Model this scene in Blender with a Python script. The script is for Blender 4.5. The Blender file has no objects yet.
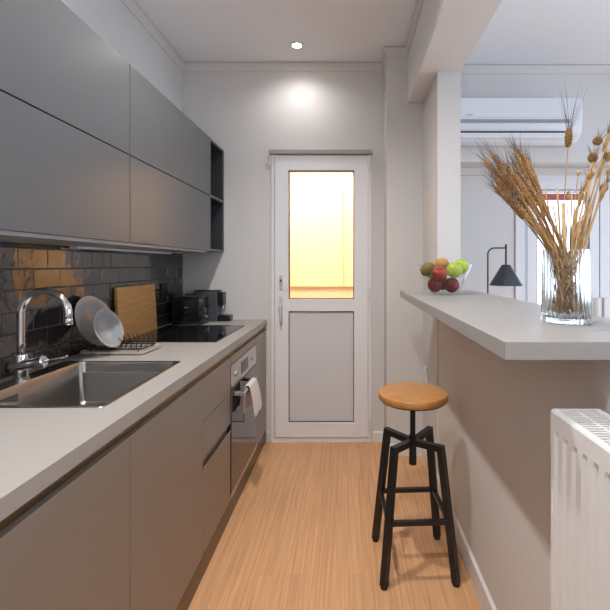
import bpy, bmesh, math, random
from mathutils import Vector, Matrix, noise
random.seed(7)
PI = math.pi
scene = bpy.context.scene
COL = scene.collection

# ------------------------------------------------------------------ materials
def lin(c):
    return tuple(((v/255)/12.92 if v/255 <= .04045 else ((v/255+.055)/1.055)**2.4) for v in c)

def mat(name, rgb, rough=.5, metal=0., bump=0., bscale=20., bstretch=(1,1,1), coat=0., spec=.5,
        var=None, vscale=5., vstretch=(1,1,1), emit=None, estr=0., trans=0., ior=1.45, detail=3.):
    m = bpy.data.materials.new(name); m.use_nodes = True
    nt = m.node_tree; N = nt.nodes; L = nt.links
    b = N['Principled BSDF']
    b.inputs['Base Color'].default_value = (*rgb, 1)
    b.inputs['Roughness'].default_value = rough
    b.inputs['Metallic'].default_value = metal
    b.inputs['Coat Weight'].default_value = coat
    b.inputs['Coat Roughness'].default_value = .08
    b.inputs['Specular IOR Level'].default_value = spec
    b.inputs['Transmission Weight'].default_value = trans
    b.inputs['IOR'].default_value = ior
    if emit:
        b.inputs['Emission Color'].default_value = (*emit, 1)
        b.inputs['Emission Strength'].default_value = estr
    tc = N.new('ShaderNodeTexCoord')
    if var:
        mp = N.new('ShaderNodeMapping'); mp.inputs['Scale'].default_value = vstretch
        nz = N.new('ShaderNodeTexNoise'); nz.inputs['Scale'].default_value = vscale; nz.inputs['Detail'].default_value = detail
        mx = N.new('ShaderNodeMix'); mx.data_type = 'RGBA'
        mx.inputs[6].default_value = (*rgb, 1); mx.inputs[7].default_value = (*var, 1)
        rp = N.new('ShaderNodeMapRange'); rp.inputs[1].default_value = .35; rp.inputs[2].default_value = .65
        L.new(tc.outputs['Object'], mp.inputs['Vector']); L.new(mp.outputs[0], nz.inputs['Vector'])
        L.new(nz.outputs['Fac'], rp.inputs[0]); L.new(rp.outputs[0], mx.inputs[0]); L.new(mx.outputs[2], b.inputs['Base Color'])
    if bump:
        mp = N.new('ShaderNodeMapping'); mp.inputs['Scale'].default_value = bstretch
        nz = N.new('ShaderNodeTexNoise'); nz.inputs['Scale'].default_value = bscale; nz.inputs['Detail'].default_value = 2
        bp = N.new('ShaderNodeBump'); bp.inputs['Strength'].default_value = 1; bp.inputs['Distance'].default_value = bump
        L.new(tc.outputs['Object'], mp.inputs['Vector']); L.new(mp.outputs[0], nz.inputs['Vector'])
        L.new(nz.outputs['Fac'], bp.inputs['Height']); L.new(bp.outputs[0], b.inputs['Normal'])
    return m

def pane_mat(name, tint=(1,1,1)):
    m = bpy.data.materials.new(name); m.use_nodes = True
    nt = m.node_tree; N = nt.nodes; L = nt.links
    for n in list(N): N.remove(n)
    o = N.new('ShaderNodeOutputMaterial'); t = N.new('ShaderNodeBsdfTransparent'); g = N.new('ShaderNodeBsdfGlossy')
    g.inputs['Roughness'].default_value = .02; t.inputs['Color'].default_value = (*tint, 1)
    lw = N.new('ShaderNodeLayerWeight'); pw = N.new('ShaderNodeMath'); pw.operation = 'POWER'; pw.inputs[1].default_value = 4
    f = N.new('ShaderNodeMath'); f.operation = 'MULTIPLY_ADD'; f.inputs[1].default_value = .7; f.inputs[2].default_value = .03
    L.new(lw.outputs['Facing'], pw.inputs[0]); L.new(pw.outputs[0], f.inputs[0])
    x = N.new('ShaderNodeMixShader')
    L.new(f.outputs[0], x.inputs[0]); L.new(t.outputs[0], x.inputs[1]); L.new(g.outputs[0], x.inputs[2]); L.new(x.outputs[0], o.inputs['Surface'])
    return m

def floor_mat():
    m = mat('oak_laminate', (0.5, 0.3, 0.14), rough=.38, spec=.4)
    nt = m.node_tree; N = nt.nodes; L = nt.links; b = N['Principled BSDF']
    tc = N.new('ShaderNodeTexCoord')
    mp = N.new('ShaderNodeMapping'); mp.inputs['Rotation'].default_value = (0, 0, PI/2)
    L.new(tc.outputs['Object'], mp.inputs['Vector'])
    br = N.new('ShaderNodeTexBrick'); br.offset = .37
    br.inputs['Scale'].default_value = 1; br.inputs['Brick Width'].default_value = 1.28; br.inputs['Row Height'].default_value = .192/3
    br.inputs['Mortar Size'].default_value = .0006; br.inputs['Mortar Smooth'].default_value = 0
    br.inputs['Color1'].default_value = (.71, .40, .205, 1); br.inputs['Color2'].default_value = (.66, .365, .185, 1)
    br.inputs['Mortar'].default_value = (.45, .25, .13, 1)
    L.new(mp.outputs[0], br.inputs['Vector'])
    m2 = N.new('ShaderNodeMapping'); m2.inputs['Scale'].default_value = (34, .8, 1)
    L.new(tc.outputs['Object'], m2.inputs['Vector'])
    nz = N.new('ShaderNodeTexNoise'); nz.inputs['Scale'].default_value = 3; nz.inputs['Detail'].default_value = 6; nz.inputs['Distortion'].default_value = .6
    L.new(m2.outputs[0], nz.inputs['Vector'])
    rp = N.new('ShaderNodeMapRange'); rp.inputs[1].default_value = .3; rp.inputs[2].default_value = .7; rp.inputs[3].default_value = .82; rp.inputs[4].default_value = 1.14
    L.new(nz.outputs['Fac'], rp.inputs[0])
    mul = N.new('ShaderNodeVectorMath'); mul.operation = 'SCALE'
    L.new(br.outputs['Color'], mul.inputs[0]); L.new(rp.outputs[0], mul.inputs['Scale'])
    L.new(mul.outputs[0], b.inputs['Base Color'])
    bp = N.new('ShaderNodeBump'); bp.inputs['Distance'].default_value = .0006; bp.inputs['Strength'].default_value = .6
    L.new(nz.outputs['Fac'], bp.inputs['Height']); L.new(bp.outputs[0], b.inputs['Normal'])
    return m

M = {}
M['wall'] = mat('painted_plaster', (.66, .645, .63), .6, bump=.0006, bscale=60)
M['ceiling'] = mat('ceiling_paint', (.86, .87, .90), .7)
M['beam'] = mat('white_plaster', (.74, .735, .73), .6)
M['trim'] = mat('trim_paint', (.66, .645, .62), .5)
M['base'] = mat('baseboard_paint', (.74, .73, .715), .4)
M['floor'] = floor_mat()
M['greige'] = mat('greige_laminate', (.25, .215, .185), .34, spec=.55)
M['greigeup'] = mat('grey_matt_laminate', (.088, .090, .094), .32, spec=.55)
M['edge'] = mat('carcass_board', (.21, .20, .19), .5)
M['shelfdark'] = mat('anthracite_board', (.035, .035, .042), .5)
M['under'] = mat('under_panel', (.42, .41, .40), .35)
M['worktop'] = mat('worktop_laminate', (.40, .375, .35), .5, var=(.38, .355, .33), vscale=90, spec=.4)
M['bar'] = mat('bar_laminate', (.33, .315, .30), .45, var=(.315, .30, .285), vscale=90, spec=.4)
M['brass'] = mat('bronze_channel', (.42, .31, .19), .28, 1.)
M['plinth'] = mat('dark_brown_plinth', (.05, .028, .015), .25, spec=.6)
M['steel'] = mat('brushed_steel', (.36, .33, .30), .27, 1., bump=.00012, bscale=40, bstretch=(1, 25, 1))
M['steelplain'] = mat('satin_steel', (.58, .56, .54), .25, 1.)
M['dullsteel'] = mat('dull_steel', (.42, .41, .40), .45, 1.)
M['chrome'] = mat('chrome', (.72, .72, .74), .06, 1.)
M['black'] = mat('black_plastic', (.012, .012, .014), .18, spec=.6)
M['blackmat'] = mat('black_metal', (.012, .012, .013), .38)
M['darkgrey'] = mat('dark_grey_plastic', (.075, .08, .09), .35)
M['rubber'] = mat('rubber', (.012, .012, .012), .6)
M['hobmark'] = mat('hob_print', (.022, .022, .024), .15)
M['ceran'] = mat('black_ceramic_glass', (.008, .008, .009), .04, spec=.7)
M['ovenglass'] = mat('oven_glass', (.035, .034, .035), .05, spec=.8)
M['grout'] = mat('grout', (.09, .082, .08), .8)
M['tile'] = mat('glazed_tile', (.027, .020, .018), .05, bump=.0030, bscale=14, spec=.5, ior=1.9, var=(.038, .029, .026), vscale=9)
M['pvc'] = mat('white_pvc', (.80, .80, .82), .3)
M['handlegrey'] = mat('handle_paint', (.52, .52, .54), .3)
M['panel'] = mat('grey_door_panel', (.66, .66, .68), .4)
M['gasket'] = mat('brown_gasket', (.10, .07, .05), .5)
M['rail'] = mat('taupe_rail', (.36, .33, .31), .5)
M['glass'] = pane_mat('window_pane')
M['plate'] = mat('grey_stoneware', (.27, .28, .30), .09, spec=.6)
M['tray'] = mat('cream_tray', (.50, .44, .37), .35)
M['bamboo'] = mat('bamboo', (.62, .34, .12), .5, var=(.50, .26, .08), vscale=6, vstretch=(1, 1, 14), bump=.0003, bscale=30, bstretch=(1, 2, 25))
M['seat'] = mat('seat_wood', (.56, .27, .085), .35, var=(.44, .20, .06), vscale=4, vstretch=(3, 14, 1), spec=.5)
M['white'] = mat('white_enamel', (.78, .775, .765), .25)
M['whiteplastic'] = mat('white_plastic', (.74, .76, .80), .22)
M['groove'] = mat('grey_louvre', (.30, .31, .33), .4)
M['towel'] = mat('towel', (.72, .68, .66), .9, bump=.002, bscale=260)
M['vaseglass'] = mat('vase_glass', (.97, .985, .98), .0, trans=1., ior=1.45)
M['bowlglass'] = pane_mat('bowl_glass', (.97, .98, .98))
M['redapple'] = mat('red_apple_skin', (.26, .012, .014), .25, var=(.42, .06, .03), vscale=14, vstretch=(3, 3, .7))
M['darkapple'] = mat('dark_apple_skin', (.13, .008, .012), .25, var=(.26, .02, .02), vscale=14, vstretch=(3, 3, .7))
M['greenapple'] = mat('green_apple_skin', (.33, .46, .03), .28, var=(.45, .54, .06), vscale=12)
M['kiwi'] = mat('kiwi_skin', (.17, .115, .035), .8, var=(.22, .17, .05), vscale=20, bump=.001, bscale=150)
M['orange'] = mat('mottled_orange_skin', (.50, .26, .05), .5, var=(.40, .22, .06), vscale=20)
M['stalk'] = mat('stalk', (.10, .06, .025), .7)
M['straw'] = mat('straw', (.56, .345, .15), .6, var=(.42, .24, .09), vscale=30)
M['straw2'] = mat('pale_straw', (.62, .43, .22), .6, var=(.50, .33, .15), vscale=30)
M['ear'] = mat('wheat_ear', (.60, .36, .14), .6, var=(.38, .20, .07), vscale=60)
M['awn'] = mat('awn', (.12, .09, .075), .6)
M['seedhead'] = mat('seed_head', (.24, .14, .06), .8, var=(.36, .20, .07), vscale=90)
M['paleflower'] = mat('pale_flower', (.60, .46, .30), .7)
M['lampmetal'] = mat('anthracite_lamp', (.04, .045, .055), .45)
M['bulb'] = mat('lit_bulb', (1, 1, 1), .5, emit=(1, .93, .82), estr=12)
M['globe'] = mat('fill_globe_glow', (1, 1, 1), .5, emit=(.93, .97, 1), estr=15)  # glow of the fill light added out of view behind the camera
M['spotlens'] = mat('lit_downlight', (1, 1, 1), .5, emit=(1, .95, .88), estr=25)
M['creamwall'] = mat('cream_render', (.93, .84, .62), .8)
M['creamledge'] = mat('cream_ledge', (.80, .62, .34), .8)
M['red'] = mat('red_awning_fabric', (.22, .03, .025), .7)
M['fin'] = mat('convector_fin', (.42, .42, .42), .5)

# ------------------------------------------------------------------ mesh helpers
def mk(name, bm, m, parent=None, smooth=False, loc=None, auto=None):
    me = bpy.data.meshes.new(name)
    bmesh.ops.recalc_face_normals(bm, faces=bm.faces)
    if smooth:
        for f in bm.faces: f.smooth = True
        if auto:
            for e in bm.edges:
                if len(e.link_faces) == 2 and e.calc_face_angle(0) > auto: e.smooth = False
    bm.to_mesh(me); bm.free()
    o = bpy.data.objects.new(name, me); COL.objects.link(o)
    me.materials.append(m)
    if loc: o.location = loc
    if parent: o.parent = parent
    return o

def B(): return bmesh.new()

def box(bm, x0, x1, y0, y1, z0, z1, bev=0, seg=1):
    r = bmesh.ops.create_cube(bm, size=1, matrix=Matrix.Translation(((x0+x1)/2, (y0+y1)/2, (z0+z1)/2)) @ Matrix.Diagonal((abs(x1-x0), abs(y1-y0), abs(z1-z0), 1)))
    if bev:
        es = list({e for v in r['verts'] for e in v.link_edges})
        bmesh.ops.bevel(bm, geom=es, offset=bev, segments=seg, affect='EDGES', profile=.5)
    return bm

def bx(name, m, dims, parent=None, bev=0, seg=2, smooth=False):
    return mk(name, box(B(), *dims, bev, seg), m, parent, smooth)

def cyl(bm, p0, p1, r0, r1=None, n=16, caps=True):
    r1 = r0 if r1 is None else r1
    p0, p1 = Vector(p0), Vector(p1); d = p1-p0
    q = d.to_track_quat('Z', 'Y').to_matrix().to_4x4()
    bmesh.ops.create_cone(bm, cap_ends=caps, segments=n, radius1=r0, radius2=r1, depth=d.length, matrix=Matrix.Translation((p0+p1)/2) @ q)
    return bm

def tube(bm, pts, r, n=8, caps=True):
    pts = [Vector(p) for p in pts]; k = len(pts)
    rs = r if isinstance(r, (list, tuple)) else [r]*k
    t0 = (pts[1]-pts[0]).normalized()
    up = Vector((0, 0, 1)) if abs(t0.z) < .9 else Vector((1, 0, 0))
    nrm = t0.cross(up).normalized(); rings = []; prev = t0
    for i, p in enumerate(pts):
        t = (pts[min(i+1, k-1)]-pts[max(i-1, 0)]).normalized()
        q = prev.rotation_difference(t); nrm = (q @ nrm).normalized(); prev = t
        b = t.cross(nrm).normalized()
        rings.append([bm.verts.new(p+(nrm*math.cos(2*PI*j/n)+b*math.sin(2*PI*j/n))*rs[i]) for j in range(n)])
    for a, c in zip(rings, rings[1:]):
        for j in range(n): bm.faces.new((a[j], a[(j+1) % n], c[(j+1) % n], c[j]))
    if caps:
        bm.faces.new(rings[0][::-1]); bm.faces.new(rings[-1])
    return bm

def lathe(bm, prof, n=40, c=(0, 0, 0), rib=None, closed=False):
    c = Vector(c); rings = []
    for (r, z) in prof:
        if r < 1e-6: rings.append([bm.verts.new(c+Vector((0, 0, z)))])
        else:
            ring = []
            for j in range(n):
                a = 2*PI*j/n; rr = r*(rib(a, z) if rib else 1)
                ring.append(bm.verts.new(c+Vector((rr*math.cos(a), rr*math.sin(a), z))))
            rings.append(ring)
    pr = list(zip(rings, rings[1:]))
    if closed: pr.append((rings[-1], rings[0]))
    for a, b in pr:
        if len(a) == 1 and len(b) == 1: continue
        for j in range(n):
            j2 = (j+1) % n
            if len(a) == 1: bm.faces.new((a[0], b[j2], b[j]))
            elif len(b) == 1: bm.faces.new((a[j], a[j2], b[0]))
            else: bm.faces.new((a[j], a[j2], b[j2], b[j]))
    return bm

def ball(bm, c, r, s=(1, 1, 1), u=12, v=8, rot=None):
    mt = Matrix.Translation(c) @ (rot.to_4x4() if rot else Matrix.Identity(4)) @ Matrix.Diagonal((r*s[0], r*s[1], r*s[2], 1))
    bmesh.ops.create_uvsphere(bm, u_segments=u, v_segments=v, radius=1, matrix=mt)
    return bm

def sweep(bm, path, prof, closed_prof=True):
    """prof: (d, z): d = distance out from the wall into the room (to the right of travel)."""
    path = [Vector((p[0], p[1], 0)) for p in path]; k = len(path); rings = []
    for i, p in enumerate(path):
        ns = []
        if i > 0:
            t = (p-path[i-1]).normalized(); ns.append(Vector((t.y, -t.x, 0)))
        if i < k-1:
            t = (path[i+1]-p).normalized(); ns.append(Vector((t.y, -t.x, 0)))
        if len(ns) == 2:
            s = ns[0]+ns[1]; mi = s/(1+ns[0].dot(ns[1]))
        else: mi = ns[0]
        rings.append([bm.verts.new((p.x+mi.x*d, p.y+mi.y*d, z)) for d, z in prof])
    n = len(prof)
    for a, b in zip(rings, rings[1:]):
        for j in range(n): bm.faces.new((a[j], a[(j+1) % n], b[(j+1) % n], b[j]))
    bm.faces.new(rings[0]); bm.faces.new(rings[-1][::-1])
    return bm

def rrect(x0, x1, y0, y1, r, n=6):
    out = []
    for cx, cy, a0 in ((x1-r, y1-r, 0), (x0+r, y1-r, PI/2), (x0+r, y0+r, PI), (x1-r, y0+r, 1.5*PI)):
        for i in range(n+1):
            a = a0+PI/2*i/n; out.append((cx+r*math.cos(a), cy+r*math.sin(a)))
    return out

def loops(bm, rings, cap_end=True, cap_start=False):
    vs = [[bm.verts.new(p) for p in r] for r in rings]; n = len(vs[0])
    for a, b in zip(vs, vs[1:]):
        for j in range(n): bm.faces.new((a[j], a[(j+1) % n], b[(j+1) % n], b[j]))
    if cap_end: bm.faces.new(vs[-1])
    if cap_start: bm.faces.new(vs[0][::-1])
    return bm

def thing(name, label, cat, loc=(0, 0, 0), group=None):
    o = bpy.data.objects.new(name, None); COL.objects.link(o); o.empty_display_size = .05
    o['label'] = label; o['category'] = cat
    if group: o['group'] = group
    o['_b'] = 1
    ROOTS.append((o, loc)); return o
ROOTS = []
def tag(o, label, cat, group=None):
    o['label'] = label; o['category'] = cat
    if group: o['group'] = group
    return o
def struct(name, bm, m, smooth=False):
    o = mk(name, bm, m, None, smooth); o['kind'] = 'structure'; return o
def sempty(name):
    o = bpy.data.objects.new(name, None); COL.objects.link(o); o['kind'] = 'structure'; return o

# ------------------------------------------------------------------ room
ZC = 2.836; ZL = 2.817; YB = 3.075; YR = 3.30; XL = -1.246; XW = .528; XR = 3.6; Y0 = -2.6
struct('floor', box(B(), XL-.15, XR+.15, Y0-.15, 4.3, -.1, 0), M['floor'])
b = B(); box(b, XL-.15, .538, Y0-.15, 3.3, ZC, ZC+.1)
struct('ceiling', b, M['ceiling'])
b = B(); box(b, .538, XR+.15, Y0-.15, 3.3, ZL, ZL+.119)
struct('ceiling_living', b, M['ceiling'])
struct('wall_left', box(B(), XL-.15, XL, Y0, 3.3, 0, ZC), M['wall'])
DX0, DX1, DZ = -.572, .174, 2.172
b = B()
box(b, XL, DX0, YB, YB+.13, 0, ZC); box(b, DX1, .30, YB, YB+.13, 0, ZC); box(b, DX0, DX1, YB, YB+.13, DZ, ZC)
struct('wall_back', b, M['wall'])
# pillar, column, half wall, beam
struct('wall_pillar', box(B(), .27, .658, 2.857, 3.45, 0, ZC), M['wall'])
struct('wall_column', box(B(), .523, .658, 2.396, 2.857, 0, 2.454), M['wall'])
struct('wall_partition', box(B(), XW, .653, -.3, 2.396, 0, 1.139), M['wall'])
struct('ceiling_beam', box(B(), .418, .658, Y0, 2.857, 2.454, ZC+.05), M['beam'])
# living room back wall: lintel over a recess with the balcony door
WX0, WX1, WZ = 1.38, 2.64, 2.033
b = B()
box(b, .658, XR, YB, YR, 2.097, ZL+.05)
box(b, .658, WX0-.04, YR, YR+.15, 0, 2.6); box(b, WX1, XR, YR, YR+.15, 0, 2.6); box(b, WX0-.04, WX1, YR, YR+.15, WZ+.03, 2.6)
struct('wall_living_back', b, M['wall'])
b = B()  # right living wall with a window opening y -1..1.6, z .9..2.2
box(b, XR, XR+.15, Y0, -1.4, 0, ZL+.1); box(b, XR, XR+.15, 2.2, YR+.15, 0, ZL+.1)
box(b, XR, XR+.15, -1.4, 2.2, 0, .4); box(b, XR, XR+.15, -1.4, 2.2, 2.4, ZL+.1)
struct('wall_right', b, M['wall'])
struct('wall_front', box(B(), XL-.15, XR+.15, Y0-.15, Y0, 0, ZC), M['wall'])
# crown mouldings
cp = [(0, ZC-.062), (.007, ZC-.061), (.009, ZC-.050), (.012, ZC-.032), (.020, ZC-.020), (.024, ZC-.016), (.024, ZC-.005), (.006, ZC-.005), (.006, ZC-.0003), (0, ZC-.0003)]
struct('trim_1', sweep(B(), [(XL, Y0), (XL, YB), (.27, YB), (.27, 2.857), (.418, 2.857), (.418, Y0)], cp), M['trim'])
cp2 = [(d, z-ZC+ZL) for d, z in cp]
struct('trim_2', sweep(B(), [(.658, YB), (XR, YB)], cp2), M['trim'])
struct('trim_3', box(B(), .66, WX1, YR-.03, YR, WZ+.01, 2.097), M['trim'])
# baseboards
bp = [(0, 0), (.012, 0), (.012, .094), (.004, .1), (0, .1)]
bb = [(0, 0), (.012, 0), (.012, .072), (.004, .078), (0, .078)]
struct('baseboard_back', sweep(B(), [(-.606, YB), (DX0-.012, YB)], bb), M['base'])
struct('baseboard_pillar', sweep(B(), [(DX1+.012, YB), (.27, YB), (.27, 2.857), (.523, 2.857)], bb), M['base'])
struct('baseboard_right', sweep(B(), [(XW, 2.396), (XW, -.3)], bp), M['base'])
struct('baseboard_column', sweep(B(), [(.523, 2.845), (.523, 2.396)], bp), M['base'])

# light well behind the door: cream walls and a ledge
b = B()
box(b, -1.3, -1.2, 3.205, 4.3, 0, 2.9); box(b, .9, 1.0, 3.45, 4.3, 0, 2.9); box(b, -1.2, .9, 4.2, 4.3, 0, 2.9)
box(b, -1.2, .9, 3.205, 4.2, 2.8, 2.9)
struct('wall_lightwell', b, M['creamwall'])
struct('trim_4', box(B(), -1.2, .9, 4.17, 4.2, 1.10, 1.112), M['creamledge'])
struct('trim_5', tube(B(), [(-.045, 4.18, 1.1), (-.045, 4.18, 2.8)], .0035, 8), M['creamledge'])

# ------------------------------------------------------------------ white door
door = sempty('door_1')
b = B()
box(b, DX0, DX0+.022, YB-.012, YB+.07, 0, 2.15); box(b, .152, DX1, YB-.012, YB+.07, 0, 2.15); box(b, DX0+.022, .152, YB-.012, YB+.07, 2.144, 2.172); box(b, DX0+.022, .152, YB-.01, YB+.07, 0, .035)
mk('door_frame', b, M['pvc'], door)
b = B(); yl = YB-.022
lx0, lx1, gx0, gx1 = -.547, .149, -.443, .045
box(b, lx0, gx0, yl, YB+.045, .04, 2.14, .003); box(b, gx1, lx1, yl, YB+.045, .04, 2.14, .003)
for z0, z1 in ((2.029, 2.14), (.979, 1.069), (.04, .15)): box(b, gx0-.002, gx1+.002, yl+.0005, YB+.045, z0, z1, .002)
leaf = mk('door_leaf', b, M['pvc'], door)
b = B()
for z0, z1 in ((1.069, 2.029), (.15, .979)):
    t = .0055
    box(b, gx0, gx0+t, yl+.008, YB+.03, z0, z1); box(b, gx1-t, gx1, yl+.008, YB+.03, z0, z1)
    box(b, gx0, gx1, yl+.008, YB+.03, z0, z0+t); box(b, gx0, gx1, yl+.008, YB+.03, z1-t, z1)
mk('gasket', b, M['gasket'], door)
bx('glass_pane', M['glass'], (gx0+.005, gx1-.005, YB+.005, YB+.011, 1.074, 2.024), door)
bx('lower_panel', M['panel'], (gx0+.005, gx1-.005, YB-.004, YB+.02, .155, .974), door)
h = mk('door_handle', tube(box(B(), -.507, -.487, yl-.012, yl, .90, 1.09, .004, 2), [(-.497, yl-.008, 1.03), (-.497, yl-.045, 1.03), (-.497, yl-.05, 1.02), (-.494, yl-.05, .91)], [.010, .010, .012, .009], 12), M['handlegrey'], door, True, auto=.6)
bx('lock_plate', M['handlegrey'], (-.509, -.487, yl-.010, yl, 1.14, 1.245), door, .003)
mk('key_cylinder', cyl(B(), (-.498, yl-.022, 1.21), (-.498, yl-.008, 1.21), .008, n=12), M['darkgrey'], door)
for z in (2.06, 1.10, .12):
    mk('hinge', cyl(B(), (.156, yl-.012, z-.045), (.156, yl-.012, z+.045), .007, n=12), M['white'], door)
bx('head_rail', M['rail'], (-.588, .180, YB-.040, YB-.001, 2.147, 2.180), door, .004)
b = B(); tube(b, [(-.587+.014*math.cos(a)-.004*math.sin(a), YB-.05, 2.105+.04*math.sin(a)) for a in [2*PI*i/20 for i in range(20)]]+[(-.573, YB-.05, 2.105)], .0028, 6, caps=False)
mk('pull_loop', b, M['white'], door, True)

# ------------------------------------------------------------------ balcony door (window_1) in the living room recess
win = sempty('window_1')
def winframe(b, x0, x1, z0, z1, y0, y1, t):
    box(b, x0, x0+t, y0, y1, z0, z1); box(b, x1-t, x1, y0, y1, z0, z1); box(b, x0+t, x1-t, y0, y1, z0, z0+t); box(b, x0+t, x1-t, y0, y1, z1-t, z1)
b = B(); winframe(b, 1.345, WX1, .0, WZ+.03, YR-.015, YR+.08, .075)
mk('window_frame', b, M['pvc'], win)
for i, (x0, x1) in enumerate(((1.433, 2.003), (2.013, 2.583))):
    b = B(); winframe(b, x0, x1, .06, 2.0, YR-.03, YR+.05, .074)
    s = mk('window_sash', b, M['pvc'], win)
    b = B(); t = .007; winframe(b, x0+.074, x1-.074, .134, 1.926, YR-.026, YR+.03, t)
    mk('gasket', b, M['blackmat'], s)
    bx('window_pane', M['glass'], (x0+.078, x1-.078, YR+.01, YR+.016, .138, 1.922), s)
mk('window_seam', box(B(), 2.003, 2.013, YR-.02, YR+.04, .06, 2.0), M['groove'], win)
for x0, x1 in ((1.965, 1.998), (2.018, 2.075)): bx('lock_plate', M['white'], (x0, x1, YR-.075, YR-.03, .90, 1.065), win, .006)
# other windows: in the right wall and behind the camera
w2 = sempty('window_2'); b = B()
def wframe_x(b, x0, x1, y0, y1, z0, z1, t):
    box(b, x0, x1, y0, y0+t, z0, z1); box(b, x0, x1, y1-t, y1, z0, z1); box(b, x0, x1, y0+t, y1-t, z0, z0+t); box(b, x0, x1, y0+t, y1-t, z1-t, z1); box(b, x0, x1, (y0+y1)/2-t/2, (y0+y1)/2+t/2, z0+t, z1-t)
wframe_x(b, XR+.04, XR+.10, -1.4, 2.2, .4, 2.4, .06); mk('window_frame', b, M['pvc'], w2)
bx('window_pane', M['glass'], (XR+.06, XR+.066, -1.34, 2.14, .46, 2.34), w2)
aw = thing('awning', 'dusty red awning strip hanging outside the balcony window', 'awning', (2.0, 3.9, 1.93))
bx('valance', M['red'], (1.2, 3.2, 3.80, 3.815, 1.926, 1.985), aw)
b = B(); box(b, 1.2, 3.2, 3.80, 3.815, 1.997, 2.10); mk('awning_fabric', b, M['red'], aw)
bx('awning_bar', M['white'], (1.2, 3.2, 3.803, 3.812, 1.985, 1.997), aw)

# ------------------------------------------------------------------ upper cabinets
UX, UB, UT, UM = -.93, 1.42, 2.182, 1.793
def upper(y0, y1, label):
    t = thing('wall_cabinet', label, 'cabinet', (-1.09, (y0+y1)/2, UB), 'grey wall cabinets')
    b = B(); box(b, XL, UX-.022, y0+.0005, y1-.0005, UB+.004, UT-.001); mk('cabinet_body', b, M['edge'], t)
    for z0, z1 in ((UB, UM-.0025), (UM+.0025, UT)):
        bx('door', M['greigeup'], (UX-.02, UX, y0+.0025, y1-.0025, z0, z1), t, .001)
    b = B(); box(b, XL+.001, UX-.024, y0+.001, y1-.001, UB-.012, UB+.004); mk('bottom_panel', b, M['under'], t)
    return t
cabA = upper(.735, 1.749, 'grey handleless wall cabinet over the sink with two lift-up doors')
cabB = upper(1.749, 2.763, 'grey handleless wall cabinet over the hob, beside the open shelves')
sh = thing('open_shelf_unit', 'narrow open wall shelf with dark inside at the end of the wall cabinets', 'shelf', (-1.09, 2.92, UB))
b = B(); y0, y1 = 2.7635, YB-.0005
box(b, XL, UX, y0, y0+.014, UB, UT); box(b, XL, UX, y1-.014, y1, UB, UT)
for z0, z1 in ((UB, UB+.014), (UT-.014, UT), (UM-.007, UM+.009)): box(b, XL, UX, y0+.014, y1-.014, z0, z1)
mk('shelf_frame', b, M['greigeup'], sh)
b = B(); e = .0015
for z0, z1 in ((UB+.014, UM-.007), (UM+.009, UT-.014)):
    box(b, XL, UX-.01, y0+.014, y0+.014+e, z0, z1); box(b, XL, UX-.01, y1-.014-e, y1-.014, z0, z1)
    box(b, XL, XL+.01, y0+.015, y1-.015, z0, z1); box(b, XL, UX-.01, y0+.0155, y1-.0155, z0, z0+e); box(b, XL, UX-.01, y0+.0155, y1-.0155, z1-e, z1)
mk('shelf_lining', b, M['shelfdark'], sh)
b = B(); box(b, XL+.02, XL+.10, .74, 1.30, UB-.032, UB-.012, .004)
mk('strip_light', b, M['whiteplastic'], cabA)['label'] = 'white strip light, unlit'
b = B(); box(b, XL+.02, XL+.06, 1.80, 2.76, UB-.024, UB-.012, .003)
mk('cable_cover', b, M['whiteplastic'], cabB)['label'] = 'thin pale strip'

# ------------------------------------------------------------------ backsplash (tiles are its pattern)
b = B()
zt0, tz, ty = .909, .08, .15
verts = 0
for r in range(7):
    z0 = zt0+tz*r; z1 = z0+tz
    za, zb = max(z0+.002, .9165), min(z1-.002, UB-.0125)
    if r == 6: za, zb = z0+.002, UB-.0125
    off = 1.689 if r % 2 == 1 else 1.689+.075
    k0 = int((-.5-off)/ty)-1
    for k in range(k0, 30):
        ya, yb = off+ty*k+.002, off+ty*(k+1)-.002
        ya, yb = max(ya, -.45), min(yb, YB-.001)
        if yb-ya < .01: continue
        random.seed(r*97+k)
        ta, tb = random.uniform(-.0015, .0015), random.uniform(-.0015, .0015)
        x = -1.238; bv = .0012
        P = lambda y, z, xx: Vector((xx+ta*((y-ya)/(yb-ya)-.5)*2+tb*((z-za)/(zb-za)-.5)*2*.6, y, z))
        # front face subdivided so the glaze can undulate
        front = [P(ya+bv, za+bv, x), P(yb-bv, za+bv, x), P(yb-bv, zb-bv, x), P(ya+bv, zb-bv, x)]
        mid = [Vector((x-.002, ya, za)), Vector((x-.002, yb, za)), Vector((x-.002, yb, zb)), Vector((x-.002, ya, zb))]
        back = [Vector((x-.005, p.y, p.z)) for p in mid]
        loops(b, [back, mid, front])
bs = mk('tile_backsplash', b, M['tile']); tag(bs, 'dark brown glazed brick tile backsplash between worktop and wall cabinets', 'backsplash')
bx('grout', M['grout'], (XL+.0005, -1.2405, -.45, YB-.001, .916, UB-.0125), bs)
random.seed(11)
# socket on tiles
so = thing('wall_socket', 'black double socket on the dark tiles behind the toaster', 'socket', (-1.235, 2.77, 1.158))
bx('cover_plate', M['black'], (-1.2365, -1.227, 2.715, 2.80, 1.115, 1.20), so, .003)
b = B(); cyl(b, (-1.228, 2.757, 1.158), (-1.2255, 2.757, 1.158), .02, n=20); mk('socket_insert', b, M['blackmat'], so)

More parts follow.
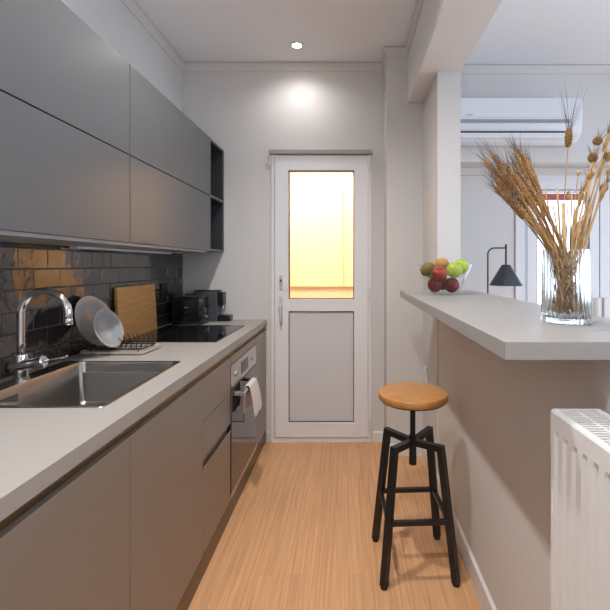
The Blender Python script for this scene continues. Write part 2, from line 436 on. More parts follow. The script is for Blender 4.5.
# ------------------------------------------------------------------ base units
DXF = -.612; DBOT = .1; DTOP = .842; WT = .915; WB = .875
def carcass(t, y0, y1, top=False):
    b = B(); s = .016; xb = XL+.001; xf = DXF-.021
    box(b, xb, xf, y0+.0005, y0+s, DBOT, WB-.0005); box(b, xb, xf, y1-s, y1-.0005, DBOT, WB-.0005)
    box(b, xb, xf, y0+s, y1-s, DBOT, DBOT+s); box(b, xb, xb+.006, y0+s, y1-s, DBOT+s, WB-.0005)
    mk('cabinet_body', b, M['edge'], t)
def channel(t, y0, y1, z0=DTOP-.012, z1=WB-.001):
    b = B(); y0 += .0007; y1 -= .0007
    box(b, DXF-.0208, DXF-.018, y0, y1, z0-.03, z1); box(b, DXF-.018, DXF-.005, y0, y1, z1-.003, z1); 
    mk('grip_channel', b, M['brass'], t)
def base(y0, y1, label, door=True):
    t = thing('base_cabinet', label, 'cabinet', (-.93, (y0+y1)/2, DBOT), 'greige base cabinets')
    carcass(t, y0, y1); channel(t, y0, y1)
    bx('door', M['greige'], (DXF-.018, DXF, y0+.0015, y1-.0015, DBOT, DTOP), t, .001)
    return t
base(-.05, .55, 'greige handleless base cabinet nearest the camera')
base(.55, 1.151, 'greige handleless base cabinet in front of the near end of the sink')
base(1.151, 1.73, 'greige handleless base cabinet under the sink, beside the drawers')
dr = thing('drawer_cabinet', 'greige cabinet of drawers with an angled grip notch, beside the oven', 'cabinet', (-.93, 1.93, DBOT))
carcass(dr, 1.73, 2.134); channel(dr, 1.73, 2.134)
bx('drawer', M['greige'], (DXF-.018, DXF, 1.7315, 2.1325, .662, DTOP), dr, .001)
bx('drawer', M['greige'], (DXF-.018, DXF, 1.7315, 2.1325, .50, .658), dr, .001)
d3 = bx('drawer', M['greige'], (DXF-.018, DXF, 1.7315, 2.1325, DBOT, .462), dr, .001)
bx('grip_edge', M['steelplain'], (DXF-.018, DXF+.002, 1.7325, 2.1315, .462, .467), d3)
b = B(); box(b, DXF-.0205, DXF-.018, 1.7325, 2.1315, .45, .51); mk('grip_recess', b, M['greige'], dr)
base(2.727, 3.074, 'narrow greige end cabinet between the oven and the back wall')
bx_ = bx('plinth', M['plinth'], (-.65, -.616, -.05, 3.074, 0, .0985)); tag(bx_, 'dark brown glossy plinth running along the floor under the base cabinets', 'plinth')
# oven
ov = thing('oven', 'built-in steel oven with dark glass door and a towel on its handle', 'oven', (-.93, 2.43, DBOT))
carcass(ov, 2.134, 2.727); channel(ov, 2.134, 2.727)
OY0, OY1 = 2.139, 2.722
bx('oven_trim', M['greige'], (DXF-.018, DXF, OY0, OY1, .80, DTOP), ov, .001)
bx('control_panel', M['steelplain'], (DXF-.018, DXF+.002, OY0, OY1, .672, .797), ov, .001)
cpn = [c for c in ov.children if c.name.startswith('control_panel')][0]
bx('display', M['black'], (DXF+.0021, DXF+.004, 2.35, 2.50, .70, .765), cpn)
for y in (2.235, 2.61):
    mk('control_knob', cyl(B(), (DXF+.002, y, .732), (DXF+.008, y, .732), .016, .015, 24), M['dullsteel'], cpn)
od = bx('oven_door', M['ovenglass'], (DXF-.018, DXF+.004, OY0, OY1, .13, .668), ov, .002)
bx('door_trim', M['steelplain'], (DXF+.0041, DXF+.006, OY0+.01, OY1-.01, .585, .590), od)
bx('door_base', M['steelplain'], (DXF-.018, DXF+.003, OY0, OY1, .103, .128), ov, .001)
HX, HZ = DXF+.054, .640
hb = B(); cyl(hb, (HX, 2.165, HZ), (HX, 2.47, HZ), .0095, n=16)
for y in (2.185, 2.455): box(hb, DXF+.0045, HX, y-.011, y+.011, HZ-.010, HZ+.010, .002)
mk('oven_handle', hb, M['chrome'], od, True, auto=.6)
# towel
def towel():
    b = B(); prof = []
    prof += [(HX-.013, z) for z in (.50, .54, .58, .62)]
    prof += [(HX+.0135*math.cos(a), HZ+.0135*math.sin(a)) for a in [PI*(1-i/6) for i in range(7)]]
    prof += [(HX+.0145+.002*i, HZ-.02*i) for i in range(1, 9)]
    grid = []
    n = 22
    for j in range(n+1):
        y = 2.27+.165*j/n; row = []
        for i, (x, z) in enumerate(prof):
            dn = max(0, HZ-z)
            w = .010*math.sin(j*1.05+.5*i*.1)*min(1, dn/.06)
            fr = 1 if x > HX else -.35
            sag = .006*math.sin(j*.6)
            row.append(b.verts.new((x+(abs(w)*fr)+(.004*dn/.14 if fr > 0 else 0), y+.010*math.sin(z*22+j*.1)*dn/.14, z+sag*dn/.14)))
        grid.append(row)
    for a, c in zip(grid, grid[1:]):
        for i in range(len(prof)-1): b.faces.new((a[i], a[i+1], c[i+1], c[i]))
    o = mk('hand_towel', b, M['towel'], None, True)
    s = o.modifiers.new('thick', 'SOLIDIFY'); s.thickness = .005; s.offset = 1
    ss = o.modifiers.new('sub', 'SUBSURF'); ss.levels = 1; ss.render_levels = 2
    tag(o, 'small white towel folded over the steel handle of the oven', 'towel')
towel()

# worktop with sink cut-out
SX0, SX1, SY0, SY1 = -1.195, -.70, 1.172, 1.735
cx0, cx1, cy0, cy1 = SX0+.012, SX1-.012, SY0+.012, SY1-.012
b = B(); xs = [XL+.0005, cx0, cx1, -.608]; ys = [-.45, cy0, cy1, YB-.0005]
for i in range(3):
    for j in range(3):
        if i == 1 and j == 1: continue
        box(b, xs[i], xs[i+1], ys[j], ys[j+1], WB, WT)
bmesh.ops.remove_doubles(b, verts=b.verts, dist=1e-5)
seen = {}
for f in list(b.faces):
    seen.setdefault(tuple(sorted(v.index for v in f.verts)) if False else tuple(round(c, 4) for c in f.calc_center_median()), []).append(f)
kill = [f for fs in seen.values() if len(fs) > 1 for f in fs]
bmesh.ops.delete(b, geom=kill, context='FACES_ONLY')
wt = mk('worktop', b, M['worktop']); tag(wt, 'long pale greige kitchen worktop holding the sink and the hob', 'worktop')
bx('end_support', M['greige'], (-.64, -.613, -.45, -.06, 0, WB-.001), wt) if False else None

# sink
sk = thing('kitchen_sink', 'inset brushed steel kitchen sink in the worktop', 'sink', (-.95, 1.45, WT))
ix0, ix1, iy0, iy1 = -1.120, -.716, 1.190, 1.722
def R3(x0, x1, y0, y1, r, z): return [(x, y, z) for x, y in rrect(x0, x1, y0, y1, r, 6)]
b = B()
loops(b, [R3(SX0, SX1, SY0, SY1, .016, WT+.0003), R3(SX0+.002, SX1-.002, SY0+.002, SY1-.002, .015, WT+.0035),
          R3(ix0-.004, ix1+.004, iy0-.004, iy1+.004, .03, WT+.003), R3(ix0, ix1, iy0, iy1, .028, WT-.004),
          R3(ix0+.004, ix1-.004, iy0+.004, iy1-.004, .026, WT-.155), R3(ix0+.012, ix1-.012, iy0+.012, iy1-.012, .025, WT-.172),
          R3(ix0+.03, ix1-.03, iy0+.03, iy1-.03, .022, WT-.178), R3(-.965, -.875, 1.41, 1.50, .044, WT-.184)])
mk('sink_bowl', b, M['steel'], sk, True, auto=.9)
mk('drain', lathe(B(), [(0, .003), (.03, .003), (.038, .001), (.042, 0), (.042, -.001), (0, -.001)], 32, (-.92, 1.455, WT-.182)), M['chrome'], sk, True)
bx('overflow_plate', M['chrome'], (ix0+.002, ix0+.006, 1.31, 1.385, WT-.053, WT-.022), sk, .001)
# faucet
fa = thing('kitchen_faucet', 'chrome gooseneck faucet with side lever behind the sink', 'faucet', (-1.158, 1.455, WT))
FX, FY = -1.160, 1.455
b = B(); lathe(b, [(0, .0001), (.026, .0001), (.026, .006), (.0215, .010), (.0205, .085), (.019, .089), (0, .089)], 32, (FX, FY, WT+.0035))
mk('faucet_base', b, M['chrome'], fa, True, auto=.5)
rr = .083; zc = 1.149
pts = [(FX, FY, WT+.08), (FX, FY, 1.05), (FX, FY, zc)]+[(FX+rr-rr*math.cos(a), FY, zc+rr*math.sin(a)) for a in [PI*i/18 for i in range(1, 18)]]+[(FX+2*rr, FY, zc), (FX+2*rr, FY, 1.132)]
mk('faucet_spout', tube(B(), pts, [.0125]*(len(pts)-4)+[.0145]*4, 24), M['chrome'], fa, True)
mk('spout_nozzle', lathe(B(), [(0, 0), (.012, 0), (.0155, .001), (.0155, .02), (.0135, .024)], 24, (FX+2*rr, FY, 1.112)), M['chrome'], fa, True)
p0 = Vector((FX-.028, FY-.008, .963)); dv = Vector((.93, .10, .16)).normalized()
b = B(); tube(b, [p0, p0+dv*.012, p0+dv*.085, p0+dv*.088, p0+dv*.108, p0+dv*.112], [.019, .0205, .0205, .0235, .0235, .018], 24)
mk('valve_housing', b, M['chrome'], fa, True, auto=.5)
mk('valve_cap', ball(B(), p0+dv*-.001, .0198, (1, 1, 1), 20, 12), M['black'], fa, True)
b = B(); tube(b, [p0+dv*.112, p0+dv*.135+Vector((0, 0, .002)), p0+dv*.185+Vector((0, 0, .004)), p0+dv*.19+Vector((0, 0, .004))], [.006, .0045, .0042, .003], 12)
mk('faucet_lever', b, M['chrome'], fa, True)

# hob
hob = thing('ceramic_hob', 'black ceramic glass hob set flush in the worktop', 'hob', (-.95, 2.46, WT))
bx('glass_top', M['ceran'], (-1.205, -.692, 2.165, 2.75, WT+.0002, WT+.006), hob, .0015)
b = B()
for (x, y, r) in ((-1.08, 2.32, .09), (-1.08, 2.60, .073), (-.85, 2.32, .073), (-.85, 2.60, .105)):
    lathe(b, [(r, 0), (r+.0018, 0), (r+.0018, .0003), (r, .0003)], 48, (x, y, WT+.006), closed=True)
mk('cooking_zone_marks', b, M['hobmark'], hob)

# cutting board leaning on the tiles
b = B(); box(b, -.009, .009, -.212, .212, 0, .29, .003, 2)
cb = mk('cutting_board', b, M['bamboo']); cb.location = (-1.208, 2.37, WT+.0006); cb.rotation_euler = (0, math.radians(-3.6), 0)
tag(cb, 'bamboo cutting board leaning on the dark tiles behind the hob', 'cutting board')

# dish rack
tx0, tx1, ty0, ty1 = -1.225, -.925, 1.855, 2.05
ra = thing('dish_rack', 'black wire dish rack on a cream tray beside the sink', 'dish rack', (-1.06, 1.97, WT))
b = B(); loops(b, [R3(tx0+.01, tx1-.01, ty0+.01, ty1-.01, .02, WT+.0005), R3(tx0, tx1, ty0, ty1, .025, WT+.006), R3(tx0, tx1, ty0, ty1, .025, WT+.016),
                   R3(tx0+.006, tx1-.006, ty0+.006, ty1-.006, .02, WT+.016), R3(tx0+.012, tx1-.012, ty0+.012, ty1-.012, .018, WT+.008)], True, True)
mk('drip_tray', b, M['tray'], ra)
b = B(); w = .0021; zr = WT+.022
def rr_tube(x0, x1, y0, y1, r, z):
    p = [(x, y, z) for x, y in rrect(x0, x1, y0, y1, r, 4)]; p.append(p[0]); tube(b, p, w, 6, False)
rr_tube(tx0+.018, tx1-.02, ty0+.02, ty1-.02, .02, zr)
for y in (1.90, 1.955, 2.015): tube(b, [(tx0+.02, y, zr), (tx1-.022, y, zr)], w, 6)
for i in range(11):
    x = tx0+.03+i*.0238
    tube(b, [(x, 1.90, zr), (x, 1.97, zr-.002), (x, 2.03, zr)], w*.8, 6)
    for y in (1.90, 2.015):
        tube(b, [(x, y, zr), (x+.002, y, zr+.035), (x-.010, y+.001, zr+.05)], w*.9, 6)
for x in (tx0+.04, tx1-.04):
    for y in (ty0+.03, ty1-.03): tube(b, [(x, y, zr), (x, y, WT+.0085)], w*1.3, 6)
mk('wire_frame', b, M['blackmat'], ra, True)

def plate(label, R, c, n):
    b = B()
    lathe(b, [(0, 0), (R*.52, 0), (R*.56, .001), (R*.60, .004), (R*.80, .012), (R, .018), (R, .0205), (R*.985, .021), (R*.80, .016), (R*.62, .009), (R*.56, .0055), (0, .005)], 56)
    o = mk('plate', b, M['plate'], None, True)
    o.location = c; o.rotation_euler = Vector(n).to_track_quat('Z', 'Y').to_euler()
    tag(o, label, 'plate', 'plates in the dish rack')
plate('large grey plate standing in the dish rack nearest the tiles', .122, (-1.180, 1.895, 1.060), (.925, -.08, .37))
plate('small grey plate standing in the rack before the larger plate', .093, (-1.105, 1.865, 1.032), (.925, -.08, .35))

# toaster and coffee machine
to = thing('toaster', 'glossy black toaster on the worktop behind the hob', 'toaster', (-1.08, 2.86, WT))
b = B(); tx0, tx1, ty0, ty1 = -1.215, -.985, 2.785, 2.925
loops(b, [R3(tx0+.004, tx1-.004, ty0+.004, ty1-.004, .03, WT+.012), R3(tx0, tx1, ty0, ty1, .034, WT+.02), R3(tx0, tx1, ty0, ty1, .034, WT+.17), R3(tx0+.004, tx1-.004, ty0+.004, ty1-.004, .032, WT+.185), R3(tx0+.018, tx1-.018, ty0+.018, ty1-.018, .022, WT+.192)], True, True)
mk('toaster_body', b, M['black'], to, True, auto=.7)
b = B(); box(b, tx0+.01, tx1-.01, ty0+.01, ty1-.01, WT+.0005, WT+.012); mk('toaster_foot', b, M['blackmat'], to)
b = B()
for y in (2.83, 2.872): box(b, tx0+.03, tx1-.03, y, y+.024, WT+.1915, WT+.1945, .001)
mk('bread_slot', b, M['steelplain'], to)
bx('toaster_lever', M['black'], (tx1+.0005, tx1+.022, 2.84, 2.87, WT+.12, WT+.135), to, .003)
mk('browning_knob', cyl(B(), (tx1, 2.855, WT+.05), (tx1+.014, 2.855, WT+.05), .014, n=20), M['steelplain'], to)
bx('badge', M['groove'], (-1.115, -1.085, ty0-.0012, ty0+.0003, WT+.118, WT+.123), to)
cm = thing('coffee_machine', 'dark grey slim coffee machine in the corner beyond the toaster', 'coffee machine', (-1.0, 3.0, WT))
bx('machine_body', M['darkgrey'], (-1.12, -.945, 2.955, 3.065, WT+.0005, WT+.216), cm, .005)
bx('water_tank', M['black'], (-1.185, -1.121, 2.965, 3.055, WT+.0005, WT+.20), cm, .008)
bx('brew_head', M['black'], (-.9445, -.905, 2.972, 3.05, WT+.115, WT+.212), cm, .006)
mk('coffee_spout', cyl(B(), (-.92, 3.01, WT+.09), (-.92, 3.01, WT+.116), .010, .014, 16), M['chrome'], cm)
dtr = bx('drip_tray', M['black'], (-.9445, -.855, 2.965, 3.055, WT+.0005, WT+.045), cm, .01, 3)
bx('top_lever', M['black'], (-1.12, -.93, 2.985, 3.035, WT+.2165, WT+.226), cm, .003)

# ------------------------------------------------------------------ bar counter
BX0, BX1, BY0, BY1, BZ = .304, .732, .794, 2.396, 1.175
o = bx('bar_counter', M['bar'], (BX0, BX1, BY0, BY1-.001, BZ-.0355, BZ), None, .0012); tag(o, 'thick grey bar counter slab on top of the half wall', 'counter')
sw = thing('wall_switch', 'small white socket low on the side wall behind the stool', 'socket', (.52, 2.72, .6))
bx('cover_plate', M['white'], (.513, .5225, 2.70, 2.785, .535, .645), sw, .003)
bx('rocker', M['white'], (.509, .513, 2.72, 2.765, .555, .625), sw, .002)

# ------------------------------------------------------------------ fruit bowl
bc = (.495, 2.10, BZ)
b = B()
R_b, R_t, hb_ = .070, .140, .150
prof = [(0, .0003), (R_b-.006, .0003), (R_b, .004), (R_t-.001, hb_-.002), (R_t, hb_), (R_t-.003, hb_), (R_t-.0045, hb_-.002), (R_b-.003, .011), (R_b-.008, .008), (0, .008)]
bw = mk('fruit_bowl', lathe(b, prof, 64, bc), M['bowlglass'], None, True, auto=.6)
tag(bw, 'clear glass bowl of fruit with straight flared sides on the bar counter', 'bowl')
def apple(name, label, cat, m, c, r, tilt=(0, 0), squash=1., stalk=True, grp='fruit in the glass bowl'):
    prof = []
    for i in range(17):
        a = PI*i/16
        rad = r*math.sin(a)*(1+.05*math.cos(a)); z = r*squash*math.cos(a)
        if stalk:
            z -= r*.22*math.exp(-(math.sin(a)/.28)**2) * (1 if math.cos(a) > 0 else -.5)
        prof.append((rad if 0 < i < 16 else 0, z))
    b = B(); lathe(b, prof[::-1], 24)
    o = mk(name, b, m, None, True); o.location = c; o.rotation_euler = (tilt[0], tilt[1], 0)
    tag(o, label, cat, grp)
    if stalk:
        mk('stalk', tube(B(), [(0, 0, r*.72), (.001, 0, r*.95), (.004, .001, r*1.18)], .0012, 6), M['stalk'], o)
apple('apple', 'dark red apple at the bottom of the glass bowl, below the bright red one', 'apple', M['darkapple'], (.441, 2.082, BZ+.0475), .0375, (.5, -.4))
apple('apple', 'dark red apple at the bottom of the glass bowl, under the green apples', 'apple', M['darkapple'], (.522, 2.066, BZ+.0475), .0385, (.4, .3))
apple('apple', 'bright red apple in the middle of the bowl, on the dark ones', 'apple', M['redapple'], (.453, 2.036, BZ+.104), .039, (.9, -.3))
apple('apple', 'green apple at the front of the bowl, beside the bright red one', 'apple', M['greenapple'], (.531, 2.050, BZ+.123), .040, (.3, .5))
apple('apple', 'green apple at the back of the bowl, highest of the greens', 'apple', M['greenapple'], (.585, 2.122, BZ+.140), .040, (-.3, .7))
apple('kiwi', 'brown fuzzy kiwi at the rim of the bowl beside the red apple', 'kiwi', M['kiwi'], (.403, 2.075, BZ+.128), .033, (.2, .9), 1.2, False)
apple('orange', 'mottled orange at the back of the bowl, topmost of the fruit', 'orange', M['orange'], (.487, 2.130, BZ+.150), .038, (0, 0), .95, False)
apple('apple', 'small green apple half hidden behind the kiwi and the red apple', 'apple', M['greenapple'], (.438, 2.165, BZ+.112), .036, (-.3, -.4))
apple('apple', 'dark red apple hidden low at the back of the bowl', 'apple', M['darkapple'], (.495, 2.158, BZ+.053), .038, (-.3, 0))

# ------------------------------------------------------------------ vase with dried stems
VC = Vector((.566, 1.065, BZ))
nr = 28
def rib(a, z): return 1+.027*math.cos(nr*a)+.012*math.cos(3*a+.7)*max(0, 1-z/.04)
def rib2(a, z): return 1+.010*math.cos(nr*a)
b = B()
N_ = nr*8
outer = [(0, .0004), (.060, .0004), (.0655, .004), (.066, .012), (.0645, .03), (.0635, .10), (.0615, .17), (.0605, .198)]
VK = .885
def vsc(p): return [(r*VK, z*.95 if z > .02 else z) for r, z in p]
lathe(b, vsc(outer+[(.0603, .1993), (.0597, .1998), (.0592, .1993), (.0591, .198)]+[(.0598, .17), (.0608, .10), (.0615, .03), (.057, .014), (0, .011)]), N_, VC, rib)
vs = mk('glass_vase', b, M['vaseglass'], None, True); tag(vs, 'clear ribbed glass vase holding dried stems on the bar counter', 'vase')

F = 410.; CX, CY, CZ = 348., 265., 1.324
def at(px, py, Y): return Vector(((px-CX)*Y/F, Y, CZ-(py-CY)*Y/F))
def bez(p0, p1, p2, n):
    return [(p0*(1-t)**2+p1*2*t*(1-t)+p2*t*t) for t in [i/n for i in range(n+1)]]
def ear_mesh(p, d, L, R, rows=11):
    b = B(); q = d.to_track_quat('Z', 'Y').to_matrix()
    ball(b, p+d*L*.5, R*.62, (1, 1, L*.52/(R*.62)), 8, 6, q); kw = .36*max(1, R/.0055)
    for i in range(rows):
        t = i/(rows-1); rad = R*(.55+.75*math.sin(PI*min(1, t*.85+.12)))*.62
        for k in range(4):
            a = k*PI/2+(i % 2)*PI/4+random.uniform(-.2, .2)
            off = q @ Vector((math.cos(a)*rad, math.sin(a)*rad, 0))
            kd = (d*1.0+(q @ Vector((math.cos(a), math.sin(a), 0)))*.38).normalized()
            ball(b, p+d*(L*t)+off, L/rows*1.15, (kw, kw, 1), 6, 4, kd.to_track_quat('Z', 'Y').to_matrix())
    return b
def awn_mesh(p, d, L, A, n=18, spread=.28):
    b = B(); q = d.to_track_quat('Z', 'Y').to_matrix()
    for i in range(n):
        t = random.uniform(.1, 1); a = random.uniform(0, 2*PI); s = random.uniform(.25, 1)*spread
        kd = (d+(q @ Vector((math.cos(a), math.sin(a), 0)))*s).normalized()
        st = p+d*(L*t); ln = A*random.uniform(.6, 1)*(1.1-.3*t)
        bend = (q @ Vector((math.cos(a), math.sin(a), 0)))*ln*.06
        tube(b, [st, st+kd*ln*.5+bend*.3, st+kd*ln+bend], [.00062, .00045, .00012], 3)
    return b
def clampv(p):
    d = Vector((p.x-VC.x, p.y-VC.y, 0))
    if d.length > .047: d *= .047/d.length
    return Vector((VC.x+d.x, VC.y+d.y, p.z))
def stem_path(tip_px, Yt, mouth_px, Ym, base_px, Yb_):
    tip = at(*tip_px, Yt); mo = clampv(at(*mouth_px, Ym)); mo.z = BZ+.189
    ba = clampv(at(*base_px, Yb_)); ba.z = BZ+random.uniform(.021, .03)
    mid1 = (ba+mo)/2+Vector((0, 0, 0))
    dirm = (mo-ba)
    c = mo+(tip-mo)*.45+Vector((0, 0, (tip-mo).length*.05))
    return [ba, mid1]+bez(mo, c, tip, 9)
def wheat(tip_px, Yt, mouth_px, label, grp, L=.062, R=.0065, A=.085, mstem=None, mear=None, rs=.0016, base=None):
    bpx = base or (570+random.uniform(-10, 22), 318)
    P = stem_path(tip_px, Yt, mouth_px, VC.y+random.uniform(-.035, .035), bpx, VC.y+random.uniform(-.045, .045))
    b = B(); tube(b, P, [rs*1.1]*3+[rs]*(len(P)-3), 6)
    o = mk('dried_wheat', b, mstem or M['straw'], None, True)
    tag(o, label, 'wheat', grp)
    d = (P[-1]-P[-3]).normalized()
    mk('ear', ear_mesh(P[-1]-d*.002, d, L, R), mear or M['ear'], o, True)
    if A: mk('awns', awn_mesh(P[-1], d, L, A), M['awn'], o)
    return o
G1 = 'dried wheat leaning together from the vase towards the column'
L1 = 'golden dried wheat ear on a straw, in the dense bunch leaning towards the column'
random.seed(23)
for i in range(36):
    u = (i % 8)/7+random.uniform(-.06, .06); f = 1-.12*(i//8)-random.uniform(0, .2)
    if i >= 32: f = random.uniform(.38, .55)
    mx, my = 545+u*19, 247
    tx, ty_ = 492+u*40, 160+4*math.sin(u*5)
    bend = -6*math.sin(PI*f)
    tip = (mx+(tx-mx)*(f*.86)+bend, my+(ty_-my)*(f*.86))
    wheat(tip, VC.y+random.uniform(-.09, .07), (mx+random.uniform(-2, 2), my), L1, G1, L=random.uniform(.055, .08), R=random.uniform(.0038, .0050))
wheat((568, 145), 1.06, (561, 247), 'tallest dried wheat ear, dark and single, standing upright above the vase', None, L=.042, R=.0092, A=.15, mear=M['seedhead'], mstem=M['straw'], rs=.0013, base=(560, 318))
# give that ear an upright lean
def stem_only(P, r, m, name, label, cat, grp=None):
    o = mk(name, tube(B(), P, r, 6), m, None, True); tag(o, label, cat, grp); return o
def seed_head(tip_px, Yt, mouth_px, label, r, m, kind='round', mstem=None, rs=.0014):
    P = stem_path(tip_px, Yt, mouth_px, VC.y+random.uniform(-.03, .03), (548+random.uniform(0, 16), 318), VC.y+random.uniform(-.03, .03))
    o = stem_only(P, rs, mstem or M['straw2'], 'dried_flower', label, 'dried flower')
    d = (P[-1]-P[-3]).normalized(); q = d.to_track_quat('Z', 'Y').to_matrix(); c = P[-1]
    b = B()
    if kind == 'round':
        ball(b, c+d*r*.7, r*.75, (1, 1, 1.1), 12, 8, q)
        for i in range(60):
            zz = 1-2*(i+.5)/60; a = i*2.39996; v = q @ Vector((math.sqrt(1-zz*zz)*math.cos(a), math.sqrt(1-zz*zz)*math.sin(a), zz))
            ball(b, c+d*r*.7+v*r*.78, r*.27, (.6, .6, 1.4), 5, 4, v.to_track_quat('Z', 'Y').to_matrix())
    elif kind == 'cup':
        for k in range(9):
            a = k*2*PI/9; v = (d+(q @ Vector((math.cos(a), math.sin(a), 0)))*.45).normalized()
            ball(b, c+v*r*.9, r, (.30, .30, 1), 6, 5, v.to_track_quat('Z', 'Y').to_matrix())
    else:
        ball(b, c+d*r*2.2, r, (.8, .8, 2.6), 10, 8, q)
    mk('seed_head', b, m, o, True)
    if kind == 'round':
        mk('bristles', awn_mesh(c, d, r, r*4, 16, .8), M['awn'], o)
seed_head((597, 144), 1.08, (578, 247), 'highest round brown seed head among the dried stems beside the air conditioner', .0118, M['seedhead'])
seed_head((592, 161), 1.05, (574, 247), 'dark round seed head just below the highest one', .0118, M['seedhead'])
seed_head((606, 160), 1.10, (582, 247), 'brown seed head at the outer edge of the dried stems, second from the top', .0118, M['ear'])
seed_head((603, 190), 1.12, (583, 247), 'lone brown seed head hanging low at the outer side of the bunch', .0105, M['seedhead'])
seed_head((578, 176), 1.04, (570, 247), 'small pale cream flower head in front of the window recess', .008, M['paleflower'], 'cup')
seed_head((589, 180), 1.03, (572, 247), 'open golden flower head with pointed bracts above the window', .012, M['ear'], 'cup')
seed_head((607, 175), 1.02, (584, 247), 'slender brown bristly spike leaning outwards above the lone seed head', .0075, M['ear'], 'cup')
seed_head((568, 200), 1.02, (566, 247), 'narrow golden spindle-shaped bud in front of the bright window', .0055, M['ear'], 'spindle')
random.seed(5)
G2 = 'dried wheat fanning outwards over the window side of the vase'
for (tx, ty_, mx) in ((604, 150, 580), (609, 140, 584), (598, 176, 577), (586, 190, 575), (579, 205, 571), (600, 200, 583), (594, 165, 580), (610, 170, 585)):
    wheat((tx, ty_), VC.y+random.uniform(-.08, .08), (mx, 247), 'pale dried wheat ear fanning outwards over the window side of the vase', G2, L=.045, R=.005, A=.05, mstem=M['straw2'], mear=M['straw2'], rs=.0019, base=(552+random.uniform(-3, 10), 318))
# plain straws
G3 = 'cut straws in the vase'
for (tx, ty_, mx) in ((553, 205, 560), (545, 190, 556), (572, 195, 570), (590, 205, 578), (583, 215, 576), (596, 212, 582), (540, 200, 552), (557, 188, 561), (577, 222, 574), (587, 228, 580)):
    P = stem_path((tx, ty_), VC.y+random.uniform(-.05, .05), (mx, 247), VC.y+random.uniform(-.03, .03), (560+random.uniform(-8, 14), 318), VC.y+random.uniform(-.03, .03))
    stem_only(P, random.choice((.0018, .0026)), random.choice((M['straw'], M['straw2'])), 'dried_straw', 'bare cut straw without an ear, standing among the stems in the vase', 'straw', G3)
P = [clampv(at(575, 316, 1.07)), clampv(at(565, 247, 1.05)), at(563, 203, 1.04)]; P[0].z = BZ+.022; P[1].z = BZ+.189
stem_only(P, .0048, M['straw2'], 'dried_reed', 'thickest dried reed with a flat cut top in the middle of the vase', 'reed')
for (x0, y0_, x1, y1_, wd) in ((572, 247, 578, 205, .006), (548, 240, 533, 205, .005), (580, 247, 592, 205, .005)):
    b = B(); pts = bez(clampv(at(x0, y0_, 1.06))+Vector((0, 0, -.03)), at((x0+x1)/2, y1_+12, 1.06), at(x1, y1_, 1.05), 8); prev = None
    for i, p in enumerate(pts):
        ww = wd*math.sin(PI*(i+1)/10.5); row = [b.verts.new(p+Vector((s*ww, abs(s)*.002, 0))) for s in (-1, 0, 1)]
        if prev:
            for k in range(2): b.faces.new((prev[k], prev[k+1], row[k+1], row[k]))
        prev = row
    o = mk('dried_leaf', b, M['straw2'], None, True); s = o.modifiers.new('t', 'SOLIDIFY'); s.thickness = .0006
    tag(o, 'broad dry leaf blade curling up between the stems at the vase rim', 'leaf', 'dry leaf blades at the vase rim')

# ------------------------------------------------------------------ stool
stl = thing('bar_stool', 'round wooden seat stool with black metal frame beside the bar wall', 'stool', (.296, 1.826, 0))
sc_ = Vector((.290, 1.834, 0))
b = B(); lathe(b, [(0, .728), (.150, .728), (.1525, .7305), (.153, .742), (.1525, .7545), (.1495, .7578), (.145, .7583), (0, .7583)], 64, sc_)
mk('seat', b, M['seat'], stl, True, auto=.9)
mk('seat_plate', lathe(B(), [(0, .722), (.145, .722), (.148, .7275), (0, .7275)], 48, sc_), M['blackmat'], stl)
b = B(); cyl(b, sc_+Vector((0, 0, .52)), sc_+Vector((0, 0, .722)), .0115, n=20)
for i in range(30):
    z = .56+i*.005
    lathe(b, [(.0115, z), (.0125, z+.0015), (.0115, z+.003)], 16, sc_)
mk('screw_rod', b, M['blackmat'], stl, True)
b = B(); cyl(b, sc_+Vector((0, 0, .435)), sc_+Vector((0, 0, .565)), .0165, n=24); mk('hub', b, M['blackmat'], stl)
def bar_(bm, p0, p1, w, h=None, ref=(0, 0, 1)):
    h = h or w; p0, p1 = Vector(p0), Vector(p1); d = (p1-p0); L = d.length; d.normalize()
    side = d.cross(Vector(ref))
    if side.length < .01: side = Vector((1, 0, 0))
    side.normalize(); up = side.cross(d)
    mt = Matrix((side, up, d)).transposed().to_4x4(); mt.translation = (p0+p1)/2
    bmesh.ops.create_cube(bm, size=1, matrix=mt @ Matrix.Diagonal((w, h, L, 1)))
stl.rotation_euler = (0, 0, math.radians(3))
cor = []
for sx, sy in ((-1, -1), (1, -1), (1, 1), (-1, 1)):
    top = sc_+Vector((sx*.098, sy*.098, .545)); foot = sc_+Vector((sx*.150, sy*.146, .010))
    cor.append((top, foot))
    rad = Vector((sx, sy, 0)).normalized()
    b = B(); bar_(b, sc_+rad*.014+Vector((0, 0, .535)), top+rad*.008+Vector((0, 0, 0)), .026, .026); mk('top_arm', b, M['blackmat'], stl)
    b = B(); bar_(b, top+Vector((0, 0, .012)), foot, .027, .027, ref=rad); lg = mk('leg', b, M['blackmat'], stl)
    dn = (foot-top).normalized()
    mk('rubber_foot', cyl(B(), foot+Vector((0, 0, -.0095)), foot+dn*(-.02), .015, n=16), M['rubber'], lg)
for i in range(4):
    z = .25
    def atz(c, z): t = (c[0].z-z)/(c[0].z-c[1].z); return c[0].lerp(c[1], t)
    zz = z if i % 2 == 0 else z-.002
    b = B(); bar_(b, atz(cor[i], zz), atz(cor[(i+1) % 4], zz), .018, .018); mk('footrest_bar', b, M['blackmat'], stl)

